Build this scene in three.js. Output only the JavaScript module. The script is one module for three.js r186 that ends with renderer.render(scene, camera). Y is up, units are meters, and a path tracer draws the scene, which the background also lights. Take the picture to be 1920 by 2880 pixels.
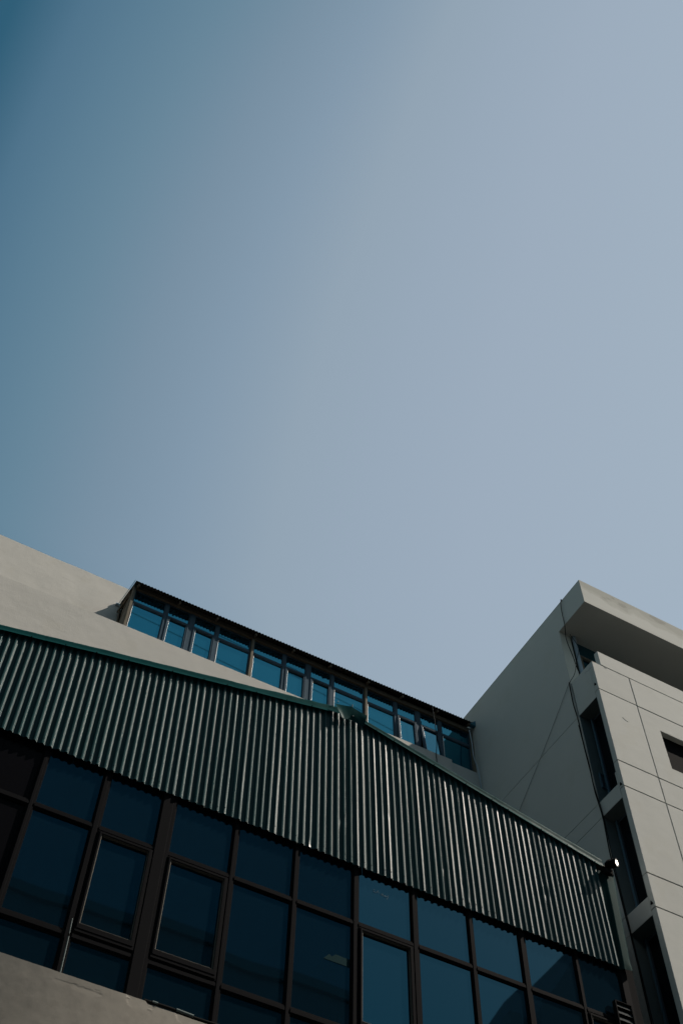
import * as THREE from 'three';
import { mergeGeometries } from 'three/addons/utils/BufferGeometryUtils.js';
import { RoundedBoxGeometry } from 'three/addons/geometries/RoundedBoxGeometry.js';

// ------------------------------------------------------------------ camera, sky, sun, exposure
const scene = new THREE.Scene();
const rad = THREE.MathUtils.degToRad;
const camera = new THREE.PerspectiveCamera(2 * THREE.MathUtils.radToDeg(Math.atan(1440 / 3158.5)), 682 / 1024, 0.1, 3000);
camera.position.set(0, 1.6, 0);
camera.rotation.order = 'YXZ';
camera.rotation.set(rad(57.3345), rad(-27.3278), rad(1.875));   // look up and to the right, a touch of roll
const SUN = new THREE.Vector3(2.5, 3, 1).normalize();
const SUN_POWER = 4.2, SKY_GAIN = 0.6;
const renderer = new THREE.WebGLRenderer({ antialias: true });
renderer.setSize(682, 1024);
renderer.toneMapping = THREE.LinearToneMapping;
renderer.toneMappingExposure = 1 / 0.6;
renderer.shadowMap.enabled = true;
renderer.shadowMap.type = THREE.PCFSoftShadowMap;

const lin = (c) => (c /= 255, c < 0.04045 ? c / 12.92 : Math.pow((c + 0.055) / 1.055, 2.4));
{
  // clear hazy sky: brightest round the sun, deepest blue high up and away from it, pale at the horizon
  const T = [[0, 235, 232, 228], [15, 188, 197, 206], [35, 161, 177, 193], [45, 156, 172, 189], [50, 151, 168, 185], [54, 146, 164, 180], [58, 131, 153, 172], [61, 120, 144, 163],
    [64, 103, 134, 154], [66, 91, 125, 147], [67.4, 80, 116, 140], [68.9, 48, 94, 119], [80, 44, 91, 117], [150, 62, 100, 124]].map(([g, ...c]) => [g, ...c.map(lin)]);
  const HZ = [174, 197, 202].map(lin), GR = [80, 80, 78].map(lin);
  const W = 1024, H = 512, d = new Float32Array(W * H * 4), r = new THREE.Vector3();
  for (let j = 0; j < H; j++) for (let i = 0; i < W; i++) {
    const az = ((i + 0.5) / W - 0.5) * 2 * Math.PI, el = ((j + 0.5) / H - 0.5) * Math.PI;
    r.set(Math.cos(el) * Math.cos(az), Math.sin(el), Math.cos(el) * Math.sin(az));
    const e = THREE.MathUtils.radToDeg(el), k = 4 * (j * W + i);
    const gam = THREE.MathUtils.radToDeg(Math.acos(Math.min(1, r.dot(SUN))));
    const g = Math.max(0, gam + (e > 53 ? 0.6 : 0.2) * (e - 53) * Math.min(1, gam / 25));
    let n = 1; while (n < T.length - 1 && T[n][0] < g) n++;
    const f = Math.min(1, Math.max(0, (g - T[n - 1][0]) / (T[n][0] - T[n - 1][0])));
    const hz = e < 0 ? 1 : 1 - THREE.MathUtils.smoothstep(e, 0, 56), below = Math.min(1, Math.max(0, -e / 4));
    for (let c = 0; c < 3; c++) {
      let v = T[n - 1][c + 1] * (1 - f) + T[n][c + 1] * f;
      v = v * (1 - hz) + HZ[c] * hz;
      d[k + c] = SKY_GAIN * (v * (1 - below) + GR[c] * below);
    }
    d[k + 3] = 1;
  }
  const sky = new THREE.DataTexture(d, W, H, THREE.RGBAFormat, THREE.FloatType);
  sky.mapping = THREE.EquirectangularReflectionMapping; sky.magFilter = sky.minFilter = THREE.LinearFilter;
  sky.wrapS = THREE.RepeatWrapping; sky.needsUpdate = true;
  scene.background = sky; scene.environment = sky;
}
const sun = new THREE.DirectionalLight(new THREE.Color(1, 0.89, 0.78), SUN_POWER);
sun.position.copy(SUN).multiplyScalar(120).add(new THREE.Vector3(8, 15, -14)); sun.target.position.set(8, 15, -14);
sun.castShadow = true; sun.shadow.mapSize.set(4096, 4096); sun.shadow.bias = -0.0004;
Object.assign(sun.shadow.camera, { left: -45, right: 45, top: 45, bottom: -45, near: 1, far: 300 });
scene.add(sun, sun.target);

// ------------------------------------------------------------------ helpers
let seed = 7; const rnd = () => { seed = (seed * 1664525 + 1013904223) >>> 0; return seed / 4294967296; };
const rr = (a, b) => a + (b - a) * rnd();
function hash(x, y, s) { let h = (x * 374761393 + y * 668265263 + s * 974634777) | 0; h = Math.imul(h ^ (h >>> 13), 1274126177); h ^= h >>> 16; return (h >>> 0) / 4294967296; }
function vnoise(x, y, s = 1, per = 0) {
  const xi = Math.floor(x), yi = Math.floor(y), fx = x - xi, fy = y - yi, w = (a) => (per ? ((a % per) + per) % per : a);
  const u = fx * fx * (3 - 2 * fx), v = fy * fy * (3 - 2 * fy);
  const a = hash(w(xi), w(yi), s), b = hash(w(xi + 1), w(yi), s), c = hash(w(xi), w(yi + 1), s), d = hash(w(xi + 1), w(yi + 1), s);
  return (a * (1 - u) + b * u) * (1 - v) + (c * (1 - u) + d * u) * v;
}
function fbm(x, y, s, oct = 4, per = 0) { let t = 0, a = 0.5, n = 0; for (let o = 0; o < oct; o++) { t += a * vnoise(x, y, s + o, per); n += a; a *= 0.5; x *= 2; y *= 2; per *= 2; } return t / n; }
const sm = (a, b, x) => { x = Math.min(1, Math.max(0, (x - a) / (b - a))); return x * x * (3 - 2 * x); };
function tex(W, H, fn, wrap = THREE.RepeatWrapping) {
  const d = new Uint8Array(W * H * 4);
  for (let j = 0; j < H; j++) for (let i = 0; i < W; i++) { const c = fn(i / W, j / H), k = 4 * (j * W + i), q = Array.isArray(c) ? c : [c, c, c]; for (let n = 0; n < 3; n++) d[k + n] = Math.max(0, Math.min(255, Math.round(q[n] * 255))); d[k + 3] = 255; }
  const t = new THREE.DataTexture(d, W, H); t.wrapS = t.wrapT = wrap; t.magFilter = THREE.LinearFilter; t.minFilter = THREE.LinearMipmapLinearFilter; t.generateMipmaps = true; t.needsUpdate = true; return t;
}
const scaled = (t, m) => { const c = t.clone(); c.repeat.set(1 / m, 1 / m); c.needsUpdate = true; return c; };

const taken = {};
const numbered = (n) => { const k = taken[n] = (taken[n] ?? -1) + 1; return k ? `${n}_${String(k).padStart(3, '0')}` : n; };
function tag(o, label, category, group, kind) { const u = o.userData; if (label) u.label = label; if (category) u.category = category; if (group) u.group = group; if (kind) u.kind = kind; return o; }
function thing(name, label, category, [x, y, z] = [0, 0, 0], group) { const g = new THREE.Group(); g.name = numbered(name); g.position.set(x, y, z); scene.add(g); return tag(g, label, category, group); }
function metreUV(g) {   // uv in metres from the dominant axis of each face
  const p = g.attributes.position, n = g.attributes.normal, uv = new Float32Array(p.count * 2);
  for (let i = 0; i < p.count; i++) {
    const ax = Math.abs(n.getX(i)), ay = Math.abs(n.getY(i)), az = Math.abs(n.getZ(i));
    const [a, b] = az >= ax && az >= ay ? [p.getX(i), p.getY(i)] : ax >= ay ? [p.getZ(i), p.getY(i)] : [p.getX(i), p.getZ(i)];
    uv[2 * i] = a; uv[2 * i + 1] = b;
  }
  g.setAttribute('uv', new THREE.BufferAttribute(uv, 2)); return g;
}
function mesh(name, geos, mat, parent, keepUV) {
  const list = (Array.isArray(geos) ? geos : [geos]).map((g) => { const q = g.index ? g.toNonIndexed() : g.clone(); for (const k of Object.keys(q.attributes)) if (!['position', 'normal', 'uv'].includes(k)) q.deleteAttribute(k); if (!q.attributes.uv) q.setAttribute('uv', new THREE.BufferAttribute(new Float32Array(q.attributes.position.count * 2), 2)); return q; });
  let g = list.length > 1 ? mergeGeometries(list) : list[0];
  if (!keepUV) metreUV(g);
  const top = !parent, m = new THREE.Mesh(g, mat);
  if (top) {   // a thing of one mesh stands at its own place
    g.computeBoundingBox(); const c = g.boundingBox.getCenter(new THREE.Vector3()); c.y = g.boundingBox.min.y;
    g.translate(-c.x, -c.y, -c.z); m.position.copy(c);
  } else if (parent.userData.origin) { const o = parent.userData.origin; g.translate(-o.x, -o.y, -o.z); }
  m.name = top ? numbered(name) : name; m.castShadow = m.receiveShadow = true;
  (parent ?? scene).add(m); return m;
}
// parts are written in world coordinates; a thing's group sits at its base
function place(name, label, category, base, group) { const t = thing(name, label, category, base, group); Object.defineProperty(t.userData, 'origin', { value: new THREE.Vector3(...base), enumerable: false }); return t; }
function sub(name, geos, mat, parentMesh, o, keepUV) { const m = mesh(name, geos, mat, { userData: { origin: o }, add: (q) => parentMesh.add(q) }, keepUV); return m; }
const bx = (x0, y0, z0, x1, y1, z1) => new THREE.BoxGeometry(x1 - x0, y1 - y0, z1 - z0).translate((x0 + x1) / 2, (y0 + y1) / 2, (z0 + z1) / 2);
const rb = (x0, y0, z0, x1, y1, z1, r = 0.006) => new RoundedBoxGeometry(x1 - x0, y1 - y0, z1 - z0, 2, Math.min(r, 0.45 * Math.min(x1 - x0, y1 - y0, z1 - z0))).translate((x0 + x1) / 2, (y0 + y1) / 2, (z0 + z1) / 2);
const cyl = (a, b, r, r2 = r, n = 12) => { const A = new THREE.Vector3(...a), B = new THREE.Vector3(...b), d = B.clone().sub(A); return new THREE.CylinderGeometry(r2, r, d.length(), n).applyQuaternion(new THREE.Quaternion().setFromUnitVectors(new THREE.Vector3(0, 1, 0), d.clone().normalize())).translate((A.x + B.x) / 2, (A.y + B.y) / 2, (A.z + B.z) / 2); };
const tube = (pts, r, n = 48) => new THREE.TubeGeometry(new THREE.CatmullRomCurve3(pts.map((p) => new THREE.Vector3(...p)), false, 'centripetal'), n, r, 6);
const poly = (pts, z0, z1, bevel = 0, hole) => {   // outline in x, y pulled from z0 to z1
  const s = new THREE.Shape(pts.map(([x, y]) => new THREE.Vector2(x, y)));
  if (hole) s.holes.push(new THREE.Path(hole.map(([x, y]) => new THREE.Vector2(x, y))));
  const g = new THREE.ExtrudeGeometry(s, { depth: z1 - z0 - 2 * bevel, bevelEnabled: bevel > 0, bevelSize: bevel, bevelThickness: bevel, bevelOffset: -bevel, bevelSegments: 1, steps: 1 });
  return g.translate(0, 0, z0 + bevel);
};
const rect = (x0, y0, x1, y1) => [[x0, y0], [x1, y0], [x1, y1], [x0, y1]];
const ring = (x0, y0, x1, y1, l, b, r, t, z0, z1, bevel = 0.003) => poly(rect(x0, y0, x1, y1), z0, z1, bevel, rect(x0 + l, y0 + b, x1 - r, y1 - t).reverse());
function grid(nu, nv, fn) {   // a smooth sheet: fn(u, v) -> [x, y, z]
  const p = new Float32Array((nu + 1) * (nv + 1) * 3), uv = new Float32Array((nu + 1) * (nv + 1) * 2), ix = [];
  for (let j = 0; j <= nv; j++) for (let i = 0; i <= nu; i++) { const k = j * (nu + 1) + i, q = fn(i / nu, j / nv, i, j); p.set(q.slice(0, 3), 3 * k); uv.set([q[3] ?? q[0], q[4] ?? q[1]], 2 * k); }
  for (let j = 0; j < nv; j++) for (let i = 0; i < nu; i++) { const a = j * (nu + 1) + i, b = a + 1, c = a + nu + 1, d = c + 1; ix.push(a, b, d, a, d, c); }
  const g = new THREE.BufferGeometry(); g.setAttribute('position', new THREE.BufferAttribute(p, 3)); g.setAttribute('uv', new THREE.BufferAttribute(uv, 2)); g.setIndex(ix); g.computeVertexNormals(); return g;
}

// ------------------------------------------------------------------ materials
const plasterMap = tex(1024, 1024, (u, v) => {
  const big = fbm(u * 4, v * 4, 3, 4, 4), mid = fbm(u * 16, v * 10, 11, 4, 0 || 16), grain = hash(Math.floor(u * 1024), Math.floor(v * 1024), 5);
  const blot = sm(0.6, 0.72, fbm(u * 8, v * 8, 23, 5, 8));
  let q = 0.94 + 0.05 * (big - 0.5) + 0.035 * (mid - 0.5) + 0.025 * (grain - 0.5) - 0.018 * blot;
  return [q, q * (0.998 - 0.006 * blot), q * (0.985 - 0.02 * blot)];
});
const plasterBump = tex(1024, 1024, (u, v) => {
  const trowel = fbm(u * 6 + 0.3 * fbm(u * 8, v * 8, 41, 3, 8), v * 14, 31, 4, 0);
  return 0.5 + 0.5 * (fbm(u * 8, v * 8, 37, 4, 8) - 0.5) + 0.35 * (trowel - 0.5) * sm(0, 0.08, u) * sm(0, 0.08, 1 - u) * sm(0, 0.08, v) * sm(0, 0.08, 1 - v) + 0.12 * (hash(Math.floor(u * 512), Math.floor(v * 512), 9) - 0.5);
});
const grimeMap = tex(512, 512, (u, v) => { const a = fbm(u * 8, v * 8, 51, 5, 8), b = sm(0.52, 0.68, fbm(u * 16, v * 16, 57, 4, 16)); const q = 0.88 + 0.14 * (a - 0.5) - 0.05 * b + 0.05 * (hash(Math.floor(u * 512), Math.floor(v * 512), 8) - 0.5); return [q, q * 0.985, q * 0.95]; });
const metalRough = tex(512, 512, (u, v) => { const a = fbm(u * 32, v * 4, 61, 4, 0), b = fbm(u * 8, v * 8, 67, 5, 8); const q = 0.8 + 0.35 * (b - 0.5) + 0.2 * (a - 0.5); return [1, q, 1]; });
const std = (o) => new THREE.MeshPhysicalMaterial({ specularIntensity: 0.12, ...o }), phys = (o) => new THREE.MeshPhysicalMaterial(o);
const C = (r, g, b) => new THREE.Color().setRGB(r, g, b);
const M = {
  white: std({ color: C(0.475, 0.468, 0.438), roughness: 0.88, map: scaled(plasterMap, 3.1), bumpMap: scaled(plasterBump, 3.7), bumpScale: 0.012 }),
  whiteLow: std({ color: C(0.45, 0.447, 0.421), roughness: 0.88, map: scaled(plasterMap, 3.9), bumpMap: scaled(plasterBump, 4.1), bumpScale: 0.016 }),
  tower: std({ color: C(0.43, 0.442, 0.422), roughness: 0.82, map: scaled(plasterMap, 4.3), bumpMap: scaled(plasterBump, 2.6), bumpScale: 0.006 }),
  groove: std({ color: C(0.2, 0.22, 0.22), roughness: 0.95 }),
  soffit: std({ color: C(0.25, 0.26, 0.255), roughness: 0.9, map: scaled(plasterMap, 5) }),
  grime: std({ color: C(0.29, 0.28, 0.255), roughness: 0.95, map: scaled(grimeMap, 1.7), bumpMap: scaled(plasterBump, 1.9), bumpScale: 0.004 }),
  clad: phys({ color: C(0.011, 0.044, 0.047), roughness: 0.37, ior: 1.5, specularIntensity: 0.12 }),
  flash: phys({ color: C(0.005, 0.038, 0.039), roughness: 0.55, roughnessMap: scaled(metalRough, 1.1), ior: 1.5, specularIntensity: 0.015 }),
  trim: phys({ color: C(0.008, 0.029, 0.028), roughness: 0.55, specularIntensity: 0.012 }),
  bronze: phys({ color: C(0.0085, 0.0088, 0.0098), roughness: 0.62, specularIntensity: 0.012 }),
  bronzeBead: phys({ color: C(0.1, 0.095, 0.08), roughness: 0.5, specularIntensity: 0.2 }),
  slate: phys({ color: C(0.05, 0.078, 0.102), roughness: 0.55, specularIntensity: 0.03 }),
  slateBead: phys({ color: C(0.85, 0.84, 0.8), roughness: 0.35, specularIntensity: 1 }),
  timber: std({ color: C(0.13, 0.105, 0.08), roughness: 0.9, map: scaled(grimeMap, 0.7) }),
  post: std({ color: C(0.15, 0.135, 0.11), roughness: 0.75, map: scaled(grimeMap, 0.35) }),
  roofing: std({ color: C(0.045, 0.042, 0.036), roughness: 0.75, metalness: 0.2, map: scaled(grimeMap, 0.9) }),
  barge: std({ color: C(0.05, 0.16, 0.22), roughness: 0.4 }),
  glassLow: phys({ color: C(0.002, 0.006, 0.01), roughness: 0.02, ior: 1.75, specularColor: C(0.03, 0.62, 1), specularIntensity: 1 }),
  glassOpen: phys({ color: C(0.004, 0.004, 0.005), roughness: 0.2, ior: 1.3, specularIntensity: 0.15 }),
  glassTop: phys({ color: C(0.003, 0.02, 0.03), roughness: 0.02, ior: 2.6, specularColor: C(0.02, 0.66, 1), specularIntensity: 1 }),
  glassTower: phys({ color: C(0.004, 0.006, 0.008), roughness: 0.06, ior: 1.5 }),
  black: std({ color: C(0.008, 0.0085, 0.009), roughness: 0.8, specularIntensity: 0.02 }),
  rubber: std({ color: C(0.01, 0.01, 0.01), roughness: 0.8, specularIntensity: 0.03 }),
  greyMetal: std({ color: C(0.035, 0.04, 0.042), roughness: 0.7, specularIntensity: 0.02 }),
  paleBlue: std({ color: C(0.3, 0.37, 0.42), roughness: 0.5 }),
  pipeBlue: std({ color: C(0.06, 0.11, 0.145), roughness: 0.6 }),
  roomLightPaint: phys({ color: C(0.003, 0.022, 0.026), roughness: 0.8, specularIntensity: 0.05 }),  // painted stand-in for light seen through a pane
  chalk: std({ color: C(0.2, 0.24, 0.26), roughness: 0.9 }),
  steel: std({ color: C(0.09, 0.115, 0.115), roughness: 0.5 }),
  asphalt: std({ color: C(0.042, 0.046, 0.048), roughness: 0.95, map: scaled(grimeMap, 6) }),
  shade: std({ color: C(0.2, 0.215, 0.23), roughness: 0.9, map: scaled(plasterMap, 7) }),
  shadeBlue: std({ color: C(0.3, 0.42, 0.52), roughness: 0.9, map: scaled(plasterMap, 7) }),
  recessBounce: std({ color: C(0.62, 0.62, 0.56), roughness: 0.9, map: scaled(plasterMap, 2.2) }),  // whiter than the tower paint: bounced light and sky glare put into the colour
  reveal: std({ color: C(0.09, 0.12, 0.125), roughness: 0.9 }),
  slabUnder: std({ color: C(0.43, 0.442, 0.422), roughness: 0.92, map: scaled(plasterMap, 5) }),
  silver: phys({ color: C(0.7, 0.66, 0.6), roughness: 0.3, metalness: 0.8 }),
  lens: std({ color: C(0.55, 0.5, 0.44), roughness: 0.25, emissive: C(1, 0.78, 0.55), emissiveIntensity: 0.5 }),  // the glow stands in for sun glinting off the lens
};

// ------------------------------------------------------------------ ground and the buildings across the street (they show only as reflections and bounced light)
tag(mesh('ground', new THREE.CircleGeometry(700, 64).rotateX(-Math.PI / 2), M.asphalt), 'grey asphalt ground round the buildings', 'ground', null, 'structure');
{
  const b = place('apartment_block', 'plain grey apartment block across the street, behind the viewer', 'building', [-12, 0, 16]);
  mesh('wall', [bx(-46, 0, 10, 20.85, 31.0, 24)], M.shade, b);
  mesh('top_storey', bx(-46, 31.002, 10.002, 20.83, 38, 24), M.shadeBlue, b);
  for (let k = 0; k < 9; k++) mesh('ledge', rb(-46, 3.2 + 3.4 * k, 9.8, 20.8, 3.5 + 3.4 * k, 10.02, 0.02), M.groove, b);
  mesh('roof', bx(-46, 38.002, 9.98, 20.86, 38.3, 24), M.groove, b);
  const c = place('gabled_house', 'tall dark house with a pitched roof across the street, behind the viewer', 'house', [38, 0, 16]);
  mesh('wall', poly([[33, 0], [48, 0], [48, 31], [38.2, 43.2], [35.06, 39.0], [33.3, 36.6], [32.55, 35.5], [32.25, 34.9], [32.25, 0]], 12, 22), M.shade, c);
  mesh('chimney', rb(31.05, 10, 12.3, 31.72, 34.75, 13.2, 0.03), M.groove, c);
}

// ------------------------------------------------------------------ gabled building with the window wall
const GX = (x) => Math.min(16.767 + 0.2214 * x, 20.094 - 0.2224 * x);   // lower edge of the verge flashings
const ZA = -13.777, ZG = -13.9, ZF = -13.84;
const hall = place('gabled_building', 'low gabled building with green ribbed cladding over a dark window wall', 'building', [4, 0, -16.4]);
{
  const o = hall.userData.origin, zero = new THREE.Vector3();
  mesh('wall', poly([[-6, 0], [13.66, 0], [13.66, 17.0], [7.497, 18.3], [-6, 15.3]], -18.9, -13.96), M.groove, hall);
  for (const g of [poly([[7.497, 18.56], [7.497, 18.62], [-6.1, 15.6], [-6.1, 15.54]], -18.88, -13.86), poly([[7.499, 18.62], [7.499, 18.56], [13.68, 17.2], [13.68, 17.26]], -18.88, -13.86)]) mesh('roof_slope', g, M.roofing, hall);
  // mullions, transoms, thick column, end post
  const mull = [[-1.45, -1.35], [-0.34, -0.24], [0.78, 0.88], [1.92, 2.012], [2.968, 3.085], [5.332, 5.425], [6.476, 6.568], [7.62, 7.728], [8.784, 8.9], [9.962, 10.058], [11.058, 11.185], [12.275, 12.358], [13.3, 13.47]];
  for (const [a, b] of mull) mesh('mullion', [rb(a, 9.4, ZG + 0.002, b, 15.6, ZF - 0.012, 0.004), rb(a + 0.012, 9.4, ZF - 0.014, b - 0.03, 15.6, ZF, 0.005)], M.bronze, hall);
  mesh('column', [rb(4.02, 9.4, ZG + 0.002, 4.2, 15.6, ZF + 0.012, 0.008), rb(4.2, 9.4, ZG + 0.002, 4.262, 15.6, ZF, 0.004)], M.bronze, hall);
  mesh('end_post', rb(13.475, 9.0, -13.95, 13.655, 15.4, -13.87, 0.01), M.black, hall);
  const spans = []; const edges = [...mull.slice(0, 5), [4.02, 4.262], ...mull.slice(5)];
  for (let k = 0; k + 1 < edges.length; k++) spans.push([edges[k][1], edges[k + 1][0]]);
  const TU = [13.59, 13.684], TL = [11.635, 11.737];
  for (const [a, b] of spans) {
    mesh('transom', [rb(a, TU[0], ZG + 0.002, b, TU[1], ZF - 0.012, 0.004), rb(a, TU[0] + 0.012, ZF - 0.014, b, TU[1] - 0.03, ZF - 0.002, 0.004)], M.bronze, hall);
    mesh('transom', [rb(a, TL[0], ZG + 0.002, b, TL[1], ZF - 0.012, 0.004), rb(a, TL[0] + 0.012, ZF - 0.014, b, TL[1] - 0.03, ZF - 0.002, 0.004)], M.bronze, hall);
  }
  const pane = (parent, x0, y0, x1, y1, mat, z = ZG + 0.012) => {
    const a = rad(rr(-0.25, 0.25)), b = rad(rr(-0.25, 0.25)), cx = (x0 + x1) / 2, cy = (y0 + y1) / 2;
    const bow = rr(-0.0012, 0.0012);
    const g = grid(8, 8, (u, v) => { const x = x0 + u * (x1 - x0), y = y0 + v * (y1 - y0); return [x, y, z + (x - cx) * Math.tan(a) + (y - cy) * Math.tan(b) + bow * (1 - (2 * u - 1) ** 2) * (1 - (2 * v - 1) ** 2)]; });
    const p = sub('pane', g, mat, parent, zero); p.position.set(0, 0, 0); return p;
  };
  const inHall = (m) => m;   // window meshes are children of the hall, their panes sub-parts
  spans.forEach(([a, b], k) => {
    for (const [y0, y1, row] of [[9.4, TL[0], 0], [TL[1], TU[0], 1], [TU[1], 15.6, 2]]) {
      const casement = (row === 1 && [4, 5, 8].includes(k)) || (row === 1 && k === 12);
      const mat = a < 1 && row > 0 ? M.glassOpen : M.glassLow;
      let w, geo;
      if (casement) {
        w = mesh('casement_window', [ring(a, y0, b, y1, 0.03, 0.05, 0.035, 0.03, ZG + 0.002, ZF - 0.006), ring(a + 0.012, y0 + 0.016, b - 0.014, y1 - 0.012, 0.045, 0.14, 0.06, 0.05, ZG + 0.004, ZF + 0.012), ring(a + 0.03, y0 + 0.07, b - 0.034, y1 - 0.026, 0.03, 0.085, 0.04, 0.034, ZG + 0.006, ZF + 0.02)], M.bronze, hall);
        sub('bead', ring(a + 0.055, y0 + 0.152, b - 0.072, y1 - 0.06, 0.02, 0.018, 0.008, 0.008, ZG + 0.008, ZF + 0.004, 0.002), M.bronzeBead, w, o).position.set(0, 0, 0);
        geo = [a + 0.06, y0 + 0.155, b - 0.075, y1 - 0.062];
      } else {
        w = mesh('fixed_window', ring(a, y0, b, y1, 0.018, 0.02, 0.018, 0.02, ZG + 0.003, ZG + 0.034, 0.003), M.bronze, hall);
        geo = [a + 0.014, y0 + 0.016, b - 0.014, y1 - 0.016];
      }
      const g0 = [geo[0] - o.x, geo[1] - o.y, geo[2] - o.x, geo[3] - o.y];
      pane(w, ...g0, mat, ZG + 0.012 - o.z);
      if (k === 7 && row === 1) sub('painted_room_light', poly([[7.114, 12.792], [7.59, 12.79], [7.59, 12.93], [7.329, 12.936], [7.266, 12.874], [7.213, 12.903]].map(([x, y]) => [x - 0.0, y]), ZG + 0.017, ZG + 0.0185), M.roomLightPaint, w, o);  // teal patch painted on the pane for a room light behind it
      if (k === 8 && row === 2) sub('chalk_scribble', [tube([[8.06, 14.5, 0], [8.03, 14.47, 0], [8.05, 14.44, 0], [8.1, 14.45, 0], [8.12, 14.49, 0], [8.14, 14.45, 0]].map(([x, y]) => [x, y, ZG + 0.02]), 0.002, 40), tube([[8.18, 14.46], [8.2, 14.43], [8.23, 14.45], [8.2, 14.47], [8.25, 14.44], [8.28, 14.46], [8.26, 14.42], [8.31, 14.45], [8.34, 14.47], [8.32, 14.42], [8.3, 14.38]].map(([x, y]) => [x, y, ZG + 0.02]), 0.002, 60)], M.chalk, w, o);
    }
  });
  // ribbed cladding sheets
  const P = 0.1359, D = 0.03, CUT = [0, 0.018, 0.036, 0.041, 0.046, 0.051, 0.056, 0.06, 0.064, 0.078, 0.092, 0.097, 0.102, 0.107, 0.112, 0.117, 0.122];
  const dents = [[7.37, 15.68, 0.05, 0.07, -0.02], [7.46, 15.66, 0.03, 0.16, 0.012], [11.83, 15.86, 0.05, 0.09, -0.022], [11.75, 15.9, 0.03, 0.15, 0.01], [1.93, 16.15, 0.03, 0.03, -0.014], [2.47, 16.02, 0.03, 0.03, -0.012], [1.76, 16.3, 0.05, 0.12, -0.014], [6.75, 14.86, 0.04, 0.07, -0.02], [9.55, 15.5, 0.03, 0.05, -0.01], [9.9, 15.3, 0.03, 0.06, -0.012], [8.35, 16.2, 0.03, 0.05, -0.01], [9.1, 15.75, 0.03, 0.04, -0.01], [3.1, 15.2, 0.03, 0.3, -0.008], [10.0, 15.0, 0.03, 0.1, -0.01]];
  const seams = [-3.04, -0.32, 2.4, 5.116, 7.834, 10.552, 13.27];
  for (let s = 0; s < 6; s++) {
    const n = 20, x0 = seams[s], cols = []; 
    for (let r = 0; r < n; r++) for (const u of CUT) cols.push([r, u]); cols.push([n, 0]);
    const NR = 44, zs = s % 2 ? 0.007 : 0, tilt = Array.from({ length: n + 1 }, () => [rr(-0.17, 0.17), rr(-0.06, 0.06), rr(0, 99), rr(-0.006, 0.006), rr(-0.012, 0.008), rr(-0.003, 0.003)]);
    const g = grid(cols.length - 1, NR, (uu, v, i, j) => {
      const [r, u] = cols[i], T = tilt[r];
      const up = sm(0.036, 0.064, u) * (1 - sm(0.092, 0.122, u));
      let x = x0 + r * P + u + 0.03; const yb = 14.782 + T[4] * up, yt = GX(x - 0.06) + 0.05, y = yb + v * (yt - yb);
      const wob = vnoise(y * 0.9, T[2], 3) - 0.5, wob2 = vnoise(y * 1.6, T[2] + 9, 4) - 0.5;
      let z = ZA + zs - D * (1 - up) + T[5] * up;
      z += (T[0] + 0.16 * wob) * (u - 0.076) * (0.35 + 0.65 * up) * (u > 0.03 && u < 0.12 ? 1 : 0.3) + 0.001 * wob2;
      for (const [dx, dy, wx, wy, dd] of dents) z += dd * Math.exp(-(((x - dx) / wx) ** 2) - ((y - dy) / wy) ** 2) * (0.3 + 0.7 * up);
      x += -0.022 * (y - 14.78) + T[3] * wob;
      return [x, y, z, x, y];
    });
    const q = mesh('cladding_sheet', g, M.clad, hall, true);
    const dots = []; for (let r = 0; r < n; r++) if (rnd() < 0.55) dots.push(new THREE.SphereGeometry(0.009, 6, 4).translate(x0 + r * P + 0.106, 14.782 + rr(0.1, 0.16), ZA + 0.003));
    tag(sub('screw', dots, M.rubber, q, o), null, null, null, 'stuff');
  }
  // verge flashings: bottom lip kicked out, face, roll over the top
  const flashing = (x0, x1, h0, h1, out, bow, wave) => {
    const prof = [[0, 0.052], [0.06, 0.046], [0.16, 0.036], [0.32, 0.027], [0.5, 0.022], [0.68, 0.022], [0.82, 0.02], [0.93, 0.004], [0.99, -0.028], [1.0, -0.1]];
    const g = grid(Math.max(8, Math.round((x1 - x0) * 14)), prof.length - 1, (u, v, i, j) => {
      const x = x0 + u * (x1 - x0), h = h0 + u * (h1 - h0), [a, z] = prof[j];
      const n = wave * (fbm(x * 1.7, a * 1.2, 71, 3) - 0.5) + wave * 0.6 * (fbm(x * 6, a * 2, 73, 2) - 0.5);
      return [x - 0.02 * a, GX(x) - 0.035 + a * h + 0.008 * (fbm(x * 2.2, 0.5, 79, 2) - 0.5), ZA + out + z + (j > 0 && j < 8 ? n : 0.3 * n) - bow * Math.sin(Math.PI * a)];
    });
    const q = mesh('flashing', g, M.flash, hall, true), dots = [];
    for (let x = x0 + rr(0.2, 0.6); x < x1 - 0.1; x += rr(0.4, 1.1)) dots.push(new THREE.SphereGeometry(0.012, 6, 4).translate(x, GX(x) - 0.02, ZA + out + 0.055));
    if (dots.length) tag(sub('screw', dots, M.rubber, q, o), null, null, null, 'stuff');
  };
  flashing(-4.6, 1.36, 0.15, 0.185, 0.0, 0.0, 0.012);
  flashing(1.3, 4.9, 0.185, 0.21, 0.004, 0.002, 0.016);
  flashing(4.82, 7.2, 0.21, 0.235, 0.0, 0.0, 0.03);
  flashing(7.76, 10.9, 0.19, 0.235, 0.004, 0.022, 0.008);
  flashing(10.84, 13.42, 0.235, 0.27, 0.0, 0.02, 0.012);
  // torn, lifted ridge cap at the apex
  const c = [[7.112, 18.604, 0.075], [7.226, 18.262, 0.085], [7.486, 18.319, 0.062], [7.783, 18.29, 0.07], [7.86, 18.648, 0.14], [7.485, 18.727, 0.125]];
  for (const p of c) { const k = 1 - p[2] / 13.777; p[0] *= k; p[1] = 1.6 + (p[1] - 1.6) * k; }
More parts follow.
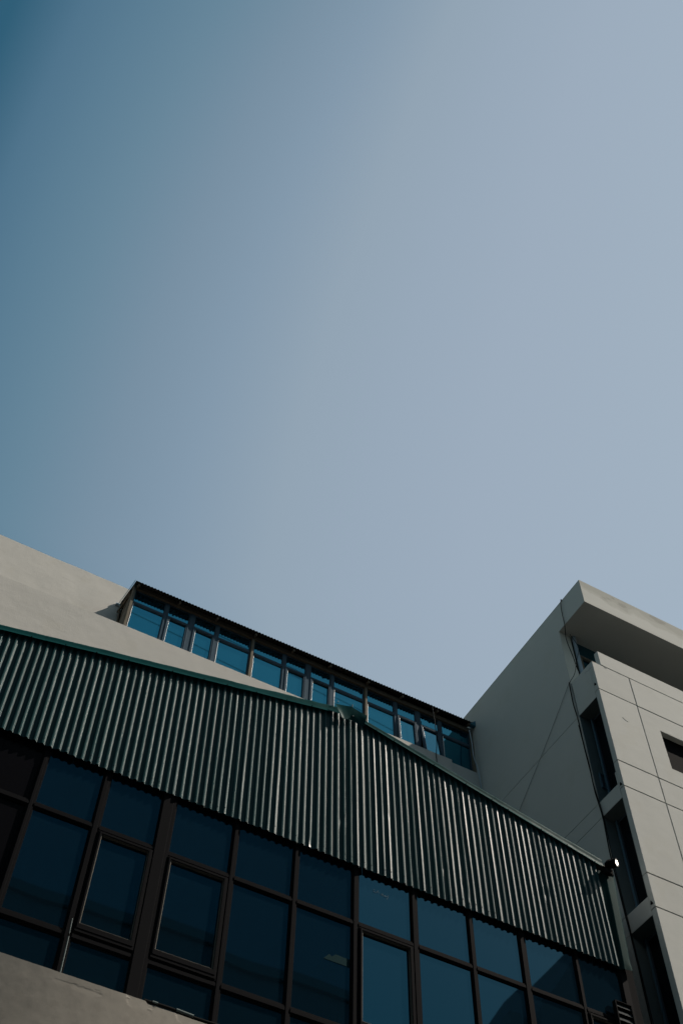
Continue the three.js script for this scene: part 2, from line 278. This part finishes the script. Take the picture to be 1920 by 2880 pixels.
  const bil = (a, b, cc, d, u, v) => [0, 1, 2].map((k) => (a[k] * (1 - u) + b[k] * u) * (1 - v) + (d[k] * (1 - u) + cc[k] * u) * v);
  mesh('ridge_cap', grid(28, 14, (u, v) => {
    const q = u < 0.5 ? bil(c[1], c[2], c[5], c[0], u * 2, v) : bil(c[2], c[3], c[4], c[5], u * 2 - 1, v);
    return [q[0], q[1], ZA + q[2] + 0.9 * Math.max(0, 0.24 - u) ** 2 * (1.15 - v) + 0.01 * Math.sin(Math.PI * v) + 0.006 * (fbm(q[0] * 7, q[1] * 7, 83, 2) - 0.5)];
  }), M.flash, hall, true);
  for (const g of [cyl([7.475, 18.34, ZA + 0.08], [7.475, 18.34, ZA + 0.115], 0.012), cyl([7.14, 18.61, ZA + 0.05], [7.15, 18.615, ZA + 0.08], 0.008), rb(7.475, 18.64, ZA + 0.05, 7.487, 18.725, ZA + 0.075, 0.003)]) mesh('bolt', g, M.steel, hall);
  // flat corner trim at the right-hand end
  mesh('corner_trim', grid(26, 30, (u, v) => {
    const y = 14.748 + v * (17.05 - 14.748), xl = 13.2 + 0.0 * v, xr = 13.585 + 0.105 * v, x = xl + u * (xr - xl);
    const foot = Math.exp(-((v / 0.06) ** 2));
    return [x, y, ZA - 0.045 + 0.062 * sm(0.3, 0.42, u) + 0.012 * Math.sin(Math.PI * u) - (u > 0.86 ? (u - 0.86) * 0.5 : 0) - 0.03 * foot * u * Math.sin(u * 5) + 0.006 * (fbm(x * 6, y * 2.5, 91, 2) - 0.5)];
  }), M.trim, hall, true);
}

// ------------------------------------------------------------------ floodlight on the corner of the cladding
{
  const f = place('floodlight', 'black round floodlight with a lens that glows in place of a sun glint, on the right end of the cladding', 'floodlight', [13.42, 16.9, -13.7]);
  const ax = new THREE.Vector3(0.42, -0.2, 0.88).normalize(), face = new THREE.Vector3(13.535, 17.105, -13.5), at = (d) => face.clone().addScaledVector(ax, d).toArray();
  mesh('housing', [cyl(at(-0.2), at(-0.012), 0.08, 0.094, 24), cyl(at(-0.25), at(-0.2), 0.05, 0.08, 24), ...[0, 1, 2, 3].map((k) => cyl(at(-0.18 + 0.035 * k), at(-0.172 + 0.035 * k), 0.099, 0.099, 24))], M.black, f);
  mesh('rim', new THREE.TorusGeometry(0.08, 0.016, 8, 32).applyQuaternion(new THREE.Quaternion().setFromUnitVectors(new THREE.Vector3(0, 0, 1), ax)).translate(...at(-0.004)), M.rubber, f);
  mesh('reflector', cyl(at(-0.03), at(-0.002), 0.04, 0.07, 28), M.silver, f);
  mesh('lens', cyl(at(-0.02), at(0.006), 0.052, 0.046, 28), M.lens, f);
  mesh('bracket', [rb(13.3, 16.98, -13.762, 13.62, 17.13, -13.735, 0.004), cyl([13.44, 17.03, -13.74], at(-0.14), 0.03, 0.03, 10), rb(13.34, 16.9, -13.74, 13.5, 17.02, -13.64, 0.01)], M.rubber, f);
  const l = new THREE.PointLight(new THREE.Color(1, 0.95, 0.88), 0.25, 6); l.position.set(...at(0.06)); l.position.sub(f.position); l.castShadow = true; f.add(l);  // added light to go with the painted sun glint on the lens
}

// ------------------------------------------------------------------ ventilation grille on the lower right panes
{
  const v = place('ventilation_grille', 'dark louvred ventilation box on the lower right corner of the window wall', 'vent', [13.2, 12.9, -13.8]);
  const zf = -13.74, k = 0.9885, X = (x) => x * k, Y = (y) => (y - 1.6) * k + 1.6;
  mesh('casing', [bx(X(13.1), Y(13.0), -13.83, X(13.125), Y(14.115), zf), bx(X(13.126), Y(14.1), -13.83, X(13.48), Y(14.115), zf), bx(X(13.46), Y(13.0), -13.83, X(13.48), Y(14.099), zf), bx(X(13.126), Y(13.0), -13.83, X(13.459), Y(14.099), -13.82)], M.black, v);
  for (let n = 0; n < 8; n++) { const y = Y(14.085 - 0.133 * n); mesh('slat', grid(2, 4, (a, b) => [X(13.127) + a * (X(13.458) - X(13.127)), y - 0.085 + b * 0.085, zf - 0.012 - 0.035 * b]), M.greyMetal, v); }
}

// ------------------------------------------------------------------ old plastered wall at the lower left with a rod and a pipe
{
  const zc = (x) => -13.6 - 0.05 * Math.max(0, 4.4 - x) ** 2, yt = (x) => 1.6 + 9.31 * (zc(x) / -13.6) - 0.0;
  const w = place('plaster_wall', 'rough grey plastered wall with a broken upper edge at the lower left', 'wall', [3.5, 6, -13.7]);
  const rough = (x, y) => 0.005 * sm(0.49, 0.52, fbm(x * 2.6, y * 5, 101, 5)) * sm(0.22, 0.02, yt(x) - y) * sm(2.6, 3.3, x) + 0.003 * (fbm(x * 6, y * 6, 103, 3) - 0.5);
  mesh('wall', grid(320, 130, (u, v) => {
    const x = 1.5 + u * 4.2, top = yt(x) + 0.012 * (fbm(x * 5, 1, 107, 4) - 0.5) - 0.012 * sm(4.25, 4.3, x) * 3, vv = v < 0.9 ? 0.9 * (1 - Math.pow(1 - v / 0.9, 2.4)) : v;
    if (v > 0.9) { const t = (v - 0.9) / 0.1; return [x, top + 0.004 * (fbm(x * 11, t * 3, 109, 2) - 0.5), zc(x) - 0.22 * t]; }
    const y = 6 + (top - 6) * (vv / 0.9); return [x, y, zc(x) - rough(x, y)];
  }), M.grime, w);
  const r = place('steel_rod', 'thin upright steel rod standing on the lower left plastered wall', 'rod', [3.05, 10.8, -13.81]);
  mesh('lower_tube', cyl([3.059, 10.8, -13.81], [3.041, 11.64, -13.81], 0.011, 0.011, 10), M.steel, r);
  mesh('upper_tube', cyl([3.041, 11.645, -13.81], [3.028, 11.915, -13.81], 0.0085, 0.0085, 10), M.steel, r);
  mesh('joint', cyl([3.0415, 11.62, -13.81], [3.0405, 11.66, -13.81], 0.0125, 0.0125, 10), M.rubber, r);
  const p = place('dark_pipe', 'dark thin pipe lying along the top of the lower left plastered wall', 'pipe', [4.8, 10.9, -13.7]);
  mesh('pipe', tube([[4.24, 10.925, -13.63], [4.6, 10.935, -13.63], [5.0, 10.915, -13.63], [5.8, 10.93, -13.63]], 0.024, 30), M.rubber, p);
  for (const g of [cyl([4.36, 10.937, -13.622], [4.44, 10.94, -13.622], 0.021), cyl([4.72, 10.935, -13.618], [4.98, 10.925, -13.618], 0.024)]) mesh('sleeve', g, M.steel, p);
}

// ------------------------------------------------------------------ white building behind: parapet, raised wall
{
  const b = place('white_building', 'white plastered building behind the green cladding, with a stepped parapet', 'building', [3, 0, -22]);
  const py = (x) => 24.49 + 0.0158 * x;
  mesh('parapet', [poly([[-9, 8], [13.56, 8], [13.56, py(13.56)], [7.3, py(7.3) + 0.012], [2.8, py(2.8) + 0.004], [0.2, py(0.2) - 0.01], [-9, py(-9)]], -19.06, -18.92, 0.012)], M.whiteLow, b);
  mesh('end_panel', poly([[13.562, 8], [14.49, 8], [14.49, 24.65], [13.562, 24.65]], -19.06, -18.965, 0.008), M.tower, b);
  mesh('upper_wall', grid(120, 40, (u, v) => { const x = -9 + u * 23.4, top = 27.925 + 0.012 * x * 0.5 + 0.05 * (fbm(x * 0.8, 3, 113, 3) - 0.5); const y = 22 + v * (top - 22); return [x, y, -20.43 + 0.03 * (fbm(x * 0.9, y * 0.9, 127, 3) - 0.5)]; }), M.white, b);
  mesh('wall_core', [bx(-9, 0, -26, 14.47, 24.2, -19.08), bx(-9, 24.2, -26, 14.47, 27.82, -20.48)], M.soffit, b);
}

// ------------------------------------------------------------------ glazed roof room with corrugated lean-to roof
{
  const c = place('roof_room', 'glazed rooftop room with blue windows under a corrugated lean-to roof', 'rooftop room', [9, 24.3, -19.5]), o = c.userData.origin;
  const ey = (x) => 26.405 + 0.0165 * (x - 3.486);
  mesh('roof_sheet', grid(940, 6, (u, v) => { const x = 3.5 + u * 10.94, a = 2 * Math.PI * (x - 3.5) / 0.0945; return [x, ey(x) + v * 0.69 + 0.016 * Math.cos(a) * sm(0.004, 0.02, u) , -18.85 - 1.57 * v]; }), M.roofing, c);
  mesh('beam', [rb(3.52, 26.37, -19.2, 14.44, 26.53, -19.06, 0.01)], M.timber, c);
  for (const x of [3.62, 4.85, 6.0, 7.2, 8.4, 9.6, 10.85, 12.0, 13.2, 14.3]) mesh('rafter', poly([[18.9, 26.36], [20.4, 27.02], [20.4, 27.1], [18.9, 26.45]].map(([z, y]) => [-z, y + ey(x) - 26.47]), -0.025, 0.025).rotateY(Math.PI / 2).applyMatrix4(new THREE.Matrix4().makeScale(1, 1, 1)).rotateY(0).applyMatrix4(new THREE.Matrix4().makeRotationY(Math.PI)).translate(x, 0, 0), M.timber, c);
  const posts = [3.56, 7.2, 10.85, 14.45];
  posts.forEach((x) => mesh('post', rb(x - 0.036, 24.2, -19.17, x + 0.036, 26.37, -19.06, 0.008), M.post, c));
  const ZC = -19.17, FR = -19.115, win = (name, x0, x1, y0, y1, kind, open = 0) => {
    const geo = [], fx = kind === 'casement' ? 0.075 : 0.028;
    geo.push(ring(x0, y0, x1, y1, fx, fx, fx, kind === 'casement' ? 0.06 : 0.028, ZC + 0.002, kind === 'casement' ? FR + 0.012 : FR - 0.015));
    if (kind === 'casement') geo.push(ring(x0 + 0.008, y0 + 0.008, x1 - 0.008, y1 - 0.008, 0.03, 0.03, 0.03, 0.026, FR, FR + 0.02));
    const w = mesh(name, geo, M.slate, c);
    const px0 = x0 + fx - 0.006, px1 = x1 - fx + 0.006, py0 = y0 + fx - 0.006, py1 = y1 - fx + 0.008, cx = (px0 + px1) / 2, cy = (py0 + py1) / 2, a = rad(rr(-0.3, 0.3)), t = rad(rr(-0.3, 0.3));
    sub('pane', grid(4, 4, (u, v) => { const x = px0 + u * (px1 - px0), y = py0 + v * (py1 - py0); return [x, y, ZC + 0.014 + (x - cx) * Math.tan(a) + (y - cy) * Math.tan(t)]; }), M.glassTop, w, o);
    if (y0 < 25) sub('bead', rb(px0 + 0.002, py0, ZC + 0.02, px0 + 0.016, py1 - 0.01, FR + 0.004, 0.003), M.slateBead, w, o);
    if (open) { // hinged along its head: swing the foot outwards
      const piv = new THREE.Vector3((x0 + x1) / 2, y1, FR).sub(o), q = new THREE.Quaternion().setFromAxisAngle(new THREE.Vector3(1, 0, 0), -open);
      w.position.copy(piv.clone().sub(piv.clone().applyQuaternion(q))); w.quaternion.copy(q);
    }
  };
  for (let k = 0; k < 3; k++) {
    const p = posts[k], e = posts[k + 1], s = (e - p) / 3.645, m = [0.98, 1.72, 2.52].map((d) => p + d * s), W = [0.085, 0.135, 0.085];
    m.forEach((x, n) => mesh('mullion', [rb(x, 24.3, ZC + 0.002, x + W[n], 26.37, FR, 0.005)], M.slate, c));
    mesh('sill', rb(p + 0.047, 24.3, ZC + 0.003, e - 0.047, 24.62, FR + 0.01, 0.006), M.slate, c);
    const L = [p + 0.046, m[0] + W[0], m[1] + W[1], m[2] + W[2]], R = [m[0], m[1], m[2], e - 0.046];
    for (let n = 0; n < 4; n++) {
      const cas = n === 1 || n === 2, t0 = cas ? 25.83 : 25.79, t1 = 25.87;
      mesh('transom', rb(L[n], t0, ZC + 0.002, R[n], t1, FR - 0.004, 0.004), M.slate, c);
      win('fixed_window', L[n], R[n], t1, 26.37, 'fixed');
      win(cas ? 'casement_window' : 'fixed_window', L[n], R[n], 24.622, t0, cas ? 'casement' : 'fixed', k === 2 && n === 2 ? rad(8) : k === 2 && n === 1 ? rad(3.5) : 0);
    }
  }
  mesh('back_wall', bx(3.6, 24.2, -20.4, 14.4, 26.9, -20.3), M.black, c);
  // open left end: barge trim, struts, side panel
  mesh('barge_trim', grid(1, 20, (u, v) => [3.47, ey(3.486) - 0.06 + 0.085 * u + v * 0.71, -18.84 - 1.58 * v]), M.barge, c);
  const sideX = 3.53;
  mesh('side_panel', poly([[19.18, 24.2], [19.75, 24.2], [19.75, 26.1], [19.18, 26.3]].map(([z, y]) => [z, y]), -0.01, 0.01).rotateY(Math.PI / 2).translate(sideX, 0, 0), M.post, c);
  for (const q of [[[sideX, 26.3, -19.16], [sideX, 24.7, -20.36]], [[sideX, 26.55, -19.4], [sideX, 26.8, -20.36]], [[sideX - 0.02, 26.2, -19.2], [sideX - 0.02, 26.72, -20.38]], [[sideX, 24.5, -19.8], [sideX, 26.6, -20.2]]]) mesh('strut', cyl(q[0], q[1], 0.028, 0.028, 8), M.timber, c);
  mesh('gutter_end', cyl([3.4, 27.06, -20.4], [3.62, 27.06, -20.4], 0.05, 0.05, 12), M.paleBlue, c);
  mesh('eave_end', poly([[14.3, 26.52], [14.495, 26.5], [14.495, 26.72]], -19.0, -18.86, 0.004), M.barge, c);
}

// ------------------------------------------------------------------ concrete tower on the right
{
  const t = place('concrete_tower', 'pale concrete tower with scored panels and a deep overhanging roof slab', 'building', [20, 0, -19]);
  const TX = 14.5, TF = -13.67, TB = TF - 0.15, gap = 0.011;
  const rows = [0, 10.1, 13.1, 13.94, 16.541, 17.395, 19.836, 20.639, 23.11, 24.175], cols = [TX, 15.688, 18.6, 21.4, 24.2, 27];
  const tones = [0.97, 1, 1.02, 0.985].map((q, n) => { const m = M.tower.clone(); m.color.multiplyScalar(q); m.map = M.tower.map.clone(); m.map.offset.set(0.23 * n, 0.37 * n); return m; });
  for (let r = 0; r + 1 < rows.length; r++) for (let k = 0; k + 1 < cols.length; k++) {
    const x0 = cols[k] + (k ? gap : 0), x1 = cols[k + 1] - gap, y0 = rows[r] + gap, y1 = rows[r + 1] - gap;
    const open = r === 7 && k > 0 && k % 2 === 1;
    mesh('wall_panel', poly(rect(x0, y0, x1, y1), TB, TF - rr(0, 0.004), 0.008, open ? rect(x0 + 0.56, 21.21, x1 - 0.6, 22.5).reverse() : null), tones[(r * 3 + k * 2) % 4], t);
    if (open) mesh('window', bx(x0 + 0.5, 21.15, TB - 0.03, x1 - 0.5, 22.55, TB - 0.012), M.black, t);
  }
  mesh('panel_backing', [bx(TX + 0.02, 0, TF - 0.12, 27, 20.63, TF - 0.024), bx(TX + 0.02, 20.63, TF - 0.12, 16.2, 23.1, TF - 0.024), bx(TX + 0.02, 23.1, TF - 0.12, 27, 24.16, TF - 0.024)], M.groove, t);
  const crack = (pts) => mesh('crack', tube(pts, 0.004, 40), M.groove, t);
  crack([[14.79, 24.18, TF], [14.83, 24.2, TF], [14.87, 24.185, TF], [14.9, 24.13, TF], [14.95, 24.12, TF], [15.0, 24.18, TF]]);
  crack([[TX, 23.99, -14.02], [TX, 24.03, -13.95], [TX, 23.98, -13.89], [TX, 24.0, -13.82], [TX, 23.96, -13.72]]);
  crack([[15.05, 22.35, TF], [15.12, 22.29, TF], [15.2, 22.26, TF]]);
  // upper parapet block, set back from the corner
  mesh('parapet_block', poly(rect(14.79, 24.186, 27, 24.735), TB, TF - 0.002, 0.008), M.tower, t);
  // side wall: scored bands behind the slit windows
  const sr = [0, 13.06, 13.48, 16.428, 16.872, 19.587, 20.013, 22.935, 26.37];
  for (let r = 0; r + 1 < sr.length; r++) mesh('side_panel', bx(TX, sr[r] + (r ? 0.007 : 0), -26, 14.87, sr[r + 1] - (r === sr.length - 2 ? 0 : 0.007), r === sr.length - 2 ? -14.6 : -14.56), M.tower, t);
  mesh('panel_backing', bx(TX + 0.012, 0, -25.9, 14.86, 26.3, -14.66), M.groove, t);
  for (const [a, b] of [[13.06, 13.48], [16.428, 16.872], [19.587, 20.013]]) mesh('spandrel', bx(TX, a, -14.559, 14.87, b, TB - 0.001), M.tower, t);
  mesh('spandrel', bx(TX, 22.935, -14.559, 14.87, 24.172, TB - 0.001), M.tower, t);
  for (const [a, b] of [[13.48, 16.428], [16.872, 19.587], [20.013, 22.935]]) {
    const w = mesh('slit_window', [bx(14.871, a, -14.56, 14.9, a + 0.06, TB), bx(14.871, b - 0.06, -14.56, 14.9, b, TB), bx(14.84, a, -14.53, 14.9, b, -14.47), bx(14.871, a + 0.061, -13.9, 14.9, b - 0.061, TB)], M.slate, t);
    sub('pane', bx(14.885, a + 0.061, -14.5, 14.89, b - 0.061, TB - 0.05), M.glassTower, w, t.userData.origin);
    mesh('downpipe', tube([[14.835, b - 0.02, -14.5], [14.835, (a + b) / 2, -14.5], [14.835, a + 0.02, -14.5]], 0.032, 10), M.pipeBlue, t);
  }
  for (const [a, b] of [[13.48, 16.428], [16.872, 19.587], [20.013, 22.935]]) mesh('reveal', [bx(14.506, a, -14.558, 14.84, b - 0.008, -14.552), bx(14.506, b - 0.006, -14.558, 14.87, b - 0.002, TB - 0.002), bx(14.506, a, TB - 0.008, 14.87, b - 0.008, TB - 0.002)], M.reveal, t);
  mesh('bracket', [bx(14.502, 20.02, -13.86, 14.6, 20.37, TB - 0.002)], M.tower, t);
  for (const y of [23.345, 19.94, 16.68]) mesh('wall_hook', poly([[-0.03, -0.035], [0.04, -0.04], [0.0, 0.045]], 0, 0.03, 0.003).rotateY(-Math.PI / 2).translate(TX + 0.006, y, -13.75), M.rubber, t);
  mesh('wall_core', [bx(14.92, 0, -26, 27, 24.0, TB - 0.04), bx(14.88, 24.01, -26, 27, 24.17, TB - 0.004), bx(16.9, 24.18, -26, 27, 26.36, -14.9)], M.soffit, t);
  // roof slab with weathered fascia
  mesh('soffit', bx(TX + 0.02, 26.366, -14.7, 27, 26.3699, -13.39), M.slabUnder, t);
  mesh('roof_slab', bx(TX, 26.37, -26, 27, 27.375, -13.374), M.tower, t);
  const fmap = tex(2048, 256, (u, v) => {
    const x = u * 12.5, y = v * 1.005, n = fbm(x * 0.9 + 3, y * 2.4, 131, 6), run = fbm(x * 5, y * 0.5, 133, 4), g = hash(Math.floor(u * 2048), Math.floor(v * 256), 3);
    const edge = 0.4 + 0.5 * (fbm(x * 0.5, 2, 137, 3) - 0.5), w = v + 0.5 * (n - 0.5) + 0.22 * (run - 0.5);
    const st = 0.6 * sm(edge - 0.04, edge + 0.1, w) + 0.4 * sm(edge + 0.16, edge + 0.28, w + 0.3 * (fbm(x * 3, y * 4, 139, 5) - 0.5));
    const blot = sm(0.58, 0.75, fbm(x * 2.6, y * 3.4, 141, 6)) * st, q = (0.95 + 0.1 * (n - 0.5) + 0.05 * (g - 0.5)) * (1 - 0.26 * st - 0.16 * blot);
    return [q, q, q * (0.975 - 0.03 * st)];
  }, THREE.ClampToEdgeWrapping);
  const fm = std({ color: C(0.43, 0.442, 0.422), roughness: 0.85, map: fmap, bumpMap: fmap, bumpScale: 0.006 });
  mesh('fascia', grid(125, 8, (u, v) => [TX + 12.5 * u, 26.37 + v * 1.005 + (v === 1 ? 0.008 * (fbm(u * 50, 0, 149, 3) - 0.5) : 0), -13.37, u, v]), fm, t, true);
  // recessed top floor: pipe, glazing
  mesh('brightened_recess_wall', bx(14.504, 24.176, -14.598, 14.869, 26.364, -14.59), M.recessBounce, t);  // thin sheet added over the wall end, brightened to stand for bounced light
  mesh('downpipe', cyl([14.97, 24.17, -14.56], [14.97, 26.37, -14.56], 0.055, 0.055, 16), M.paleBlue, t);
  const g = mesh('glazing_frame', [rb(15.03, 24.18, -14.74, 15.1, 26.36, -14.62, 0.006), rb(15.1, 25.7, -14.74, 16.8, 25.78, -14.63, 0.006), rb(16.8, 24.18, -14.74, 16.88, 26.36, -14.62, 0.006), rb(15.12, 24.18, -14.73, 15.2, 25.69, -14.64, 0.006)], M.post, t);
  sub('pane', [bx(15.1, 25.781, -14.7, 16.8, 26.36, -14.69), bx(15.1, 24.18, -14.7, 16.8, 25.699, -14.69)], M.glassTop, g, t.userData.origin);
}

// ------------------------------------------------------------------ cables
for (const [l, p] of [['overhead cable high above the street behind the viewer, mirrored in the roof windows', [[-30, 50, 3], [9, 55.4, 4], [40, 55, 6]]], ['lower overhead cable high above the street behind the viewer, mirrored in the roof windows', [[-30, 58, 5], [12, 54.6, 5], [26, 53.6, 5], [60, 58, 7]]]]) tag(mesh('cable', tube(p, 0.024, 60), M.rubber), l, 'cable');
const cable = (label, pts, r, n = 60, mat = M.rubber) => tag(mesh('cable', tube(pts, r, n), mat), label, 'cable');
cable('black cable hanging from the tower roof edge past its recessed corner', [[14.52, 27.2, -14.26], [14.49, 27.4, -14.2], [14.46, 27.36, -14.19], [14.45, 27.05, -14.24], [14.46, 26.73, -14.267], [14.46, 26.3, -14.274], [14.47, 25.8, -14.35], [14.48, 24.98, -14.27], [14.5, 24.4, -14.23], [14.52, 24.18, -14.2]], 0.011, 90);
cable('thin black cable curling down inside the recessed tower corner', [[14.6, 26.0, -14.3], [14.56, 25.1, -14.08], [14.5, 24.7, -14.2], [14.48, 24.33, -14.364], [14.47, 24.24, -14.55], [14.46, 24.2, -14.6]], 0.008, 60);
cable('long black cable running down the tower side beside the slit windows', [[14.47, 24.24, -14.62], [14.46, 23.4, -14.63], [14.45, 22.79, -14.58], [14.455, 21.9, -14.585], [14.46, 21.2, -14.57], [14.45, 20.35, -14.568], [14.46, 19.54, -14.52], [14.46, 18.5, -14.554], [14.46, 17.6, -14.535], [14.46, 16.84, -14.519], [14.46, 16.39, -14.499], [14.46, 13.2, -14.5]], 0.015, 160);
cable('second black cable dropping beside the tower slit windows, close to the longer one', [[14.44, 22.6, -14.6], [14.43, 20.4, -14.53], [14.44, 19.6, -14.47], [14.45, 18.2, -14.5], [14.44, 17.2, -14.47], [14.45, 16.38, -14.465], [14.46, 13.4, -14.44]], 0.008, 140);
cable('thin slanting wire from the tower corner down behind the green cladding', [[14.47, 24.21, -14.642], [14.47, 23.1, -16.0], [14.47, 22.05, -17.4], [14.47, 21.1, -18.6]], 0.007, 30, M.groove);
cable('thin cable hanging from the corrugated eave in front of the rooftop windows', [[12.96, 26.46, -18.84], [12.985, 25.8, -18.8], [13.01, 25.0, -18.82], [13.02, 24.6, -18.9], [13.03, 24.3, -18.905]], 0.013, 40, M.greyMetal);
cable('pale conduit running down beside the last post of the rooftop room', [[14.3, 26.3, -18.95], [14.27, 25.65, -18.85], [14.28, 25.12, -18.85], [14.38, 24.7, -18.86], [14.43, 24.05, -18.86], [14.44, 22.5, -18.87]], 0.016, 60, M.paleBlue);
{
  const v = place('louvre_vent', 'small slatted vent beside the pipe in the topmost slit window of the tower', 'vent', [14.77, 20.5, -14.53]);
  mesh('casing', ring(-0.09, 0, 0.09, 0.46, 0.03, 0.03, 0.04, 0.03, 0, 0.05, 0.004).translate(14.765, 20.56, -14.558), M.pipeBlue, v);
  for (let n = 0; n < 4; n++) mesh('slat', rb(14.71 + 0.028 * n, 20.6, -14.55, 14.718 + 0.028 * n, 20.98, -14.525, 0.002), M.slate, v);
}

renderer.render(scene, camera);
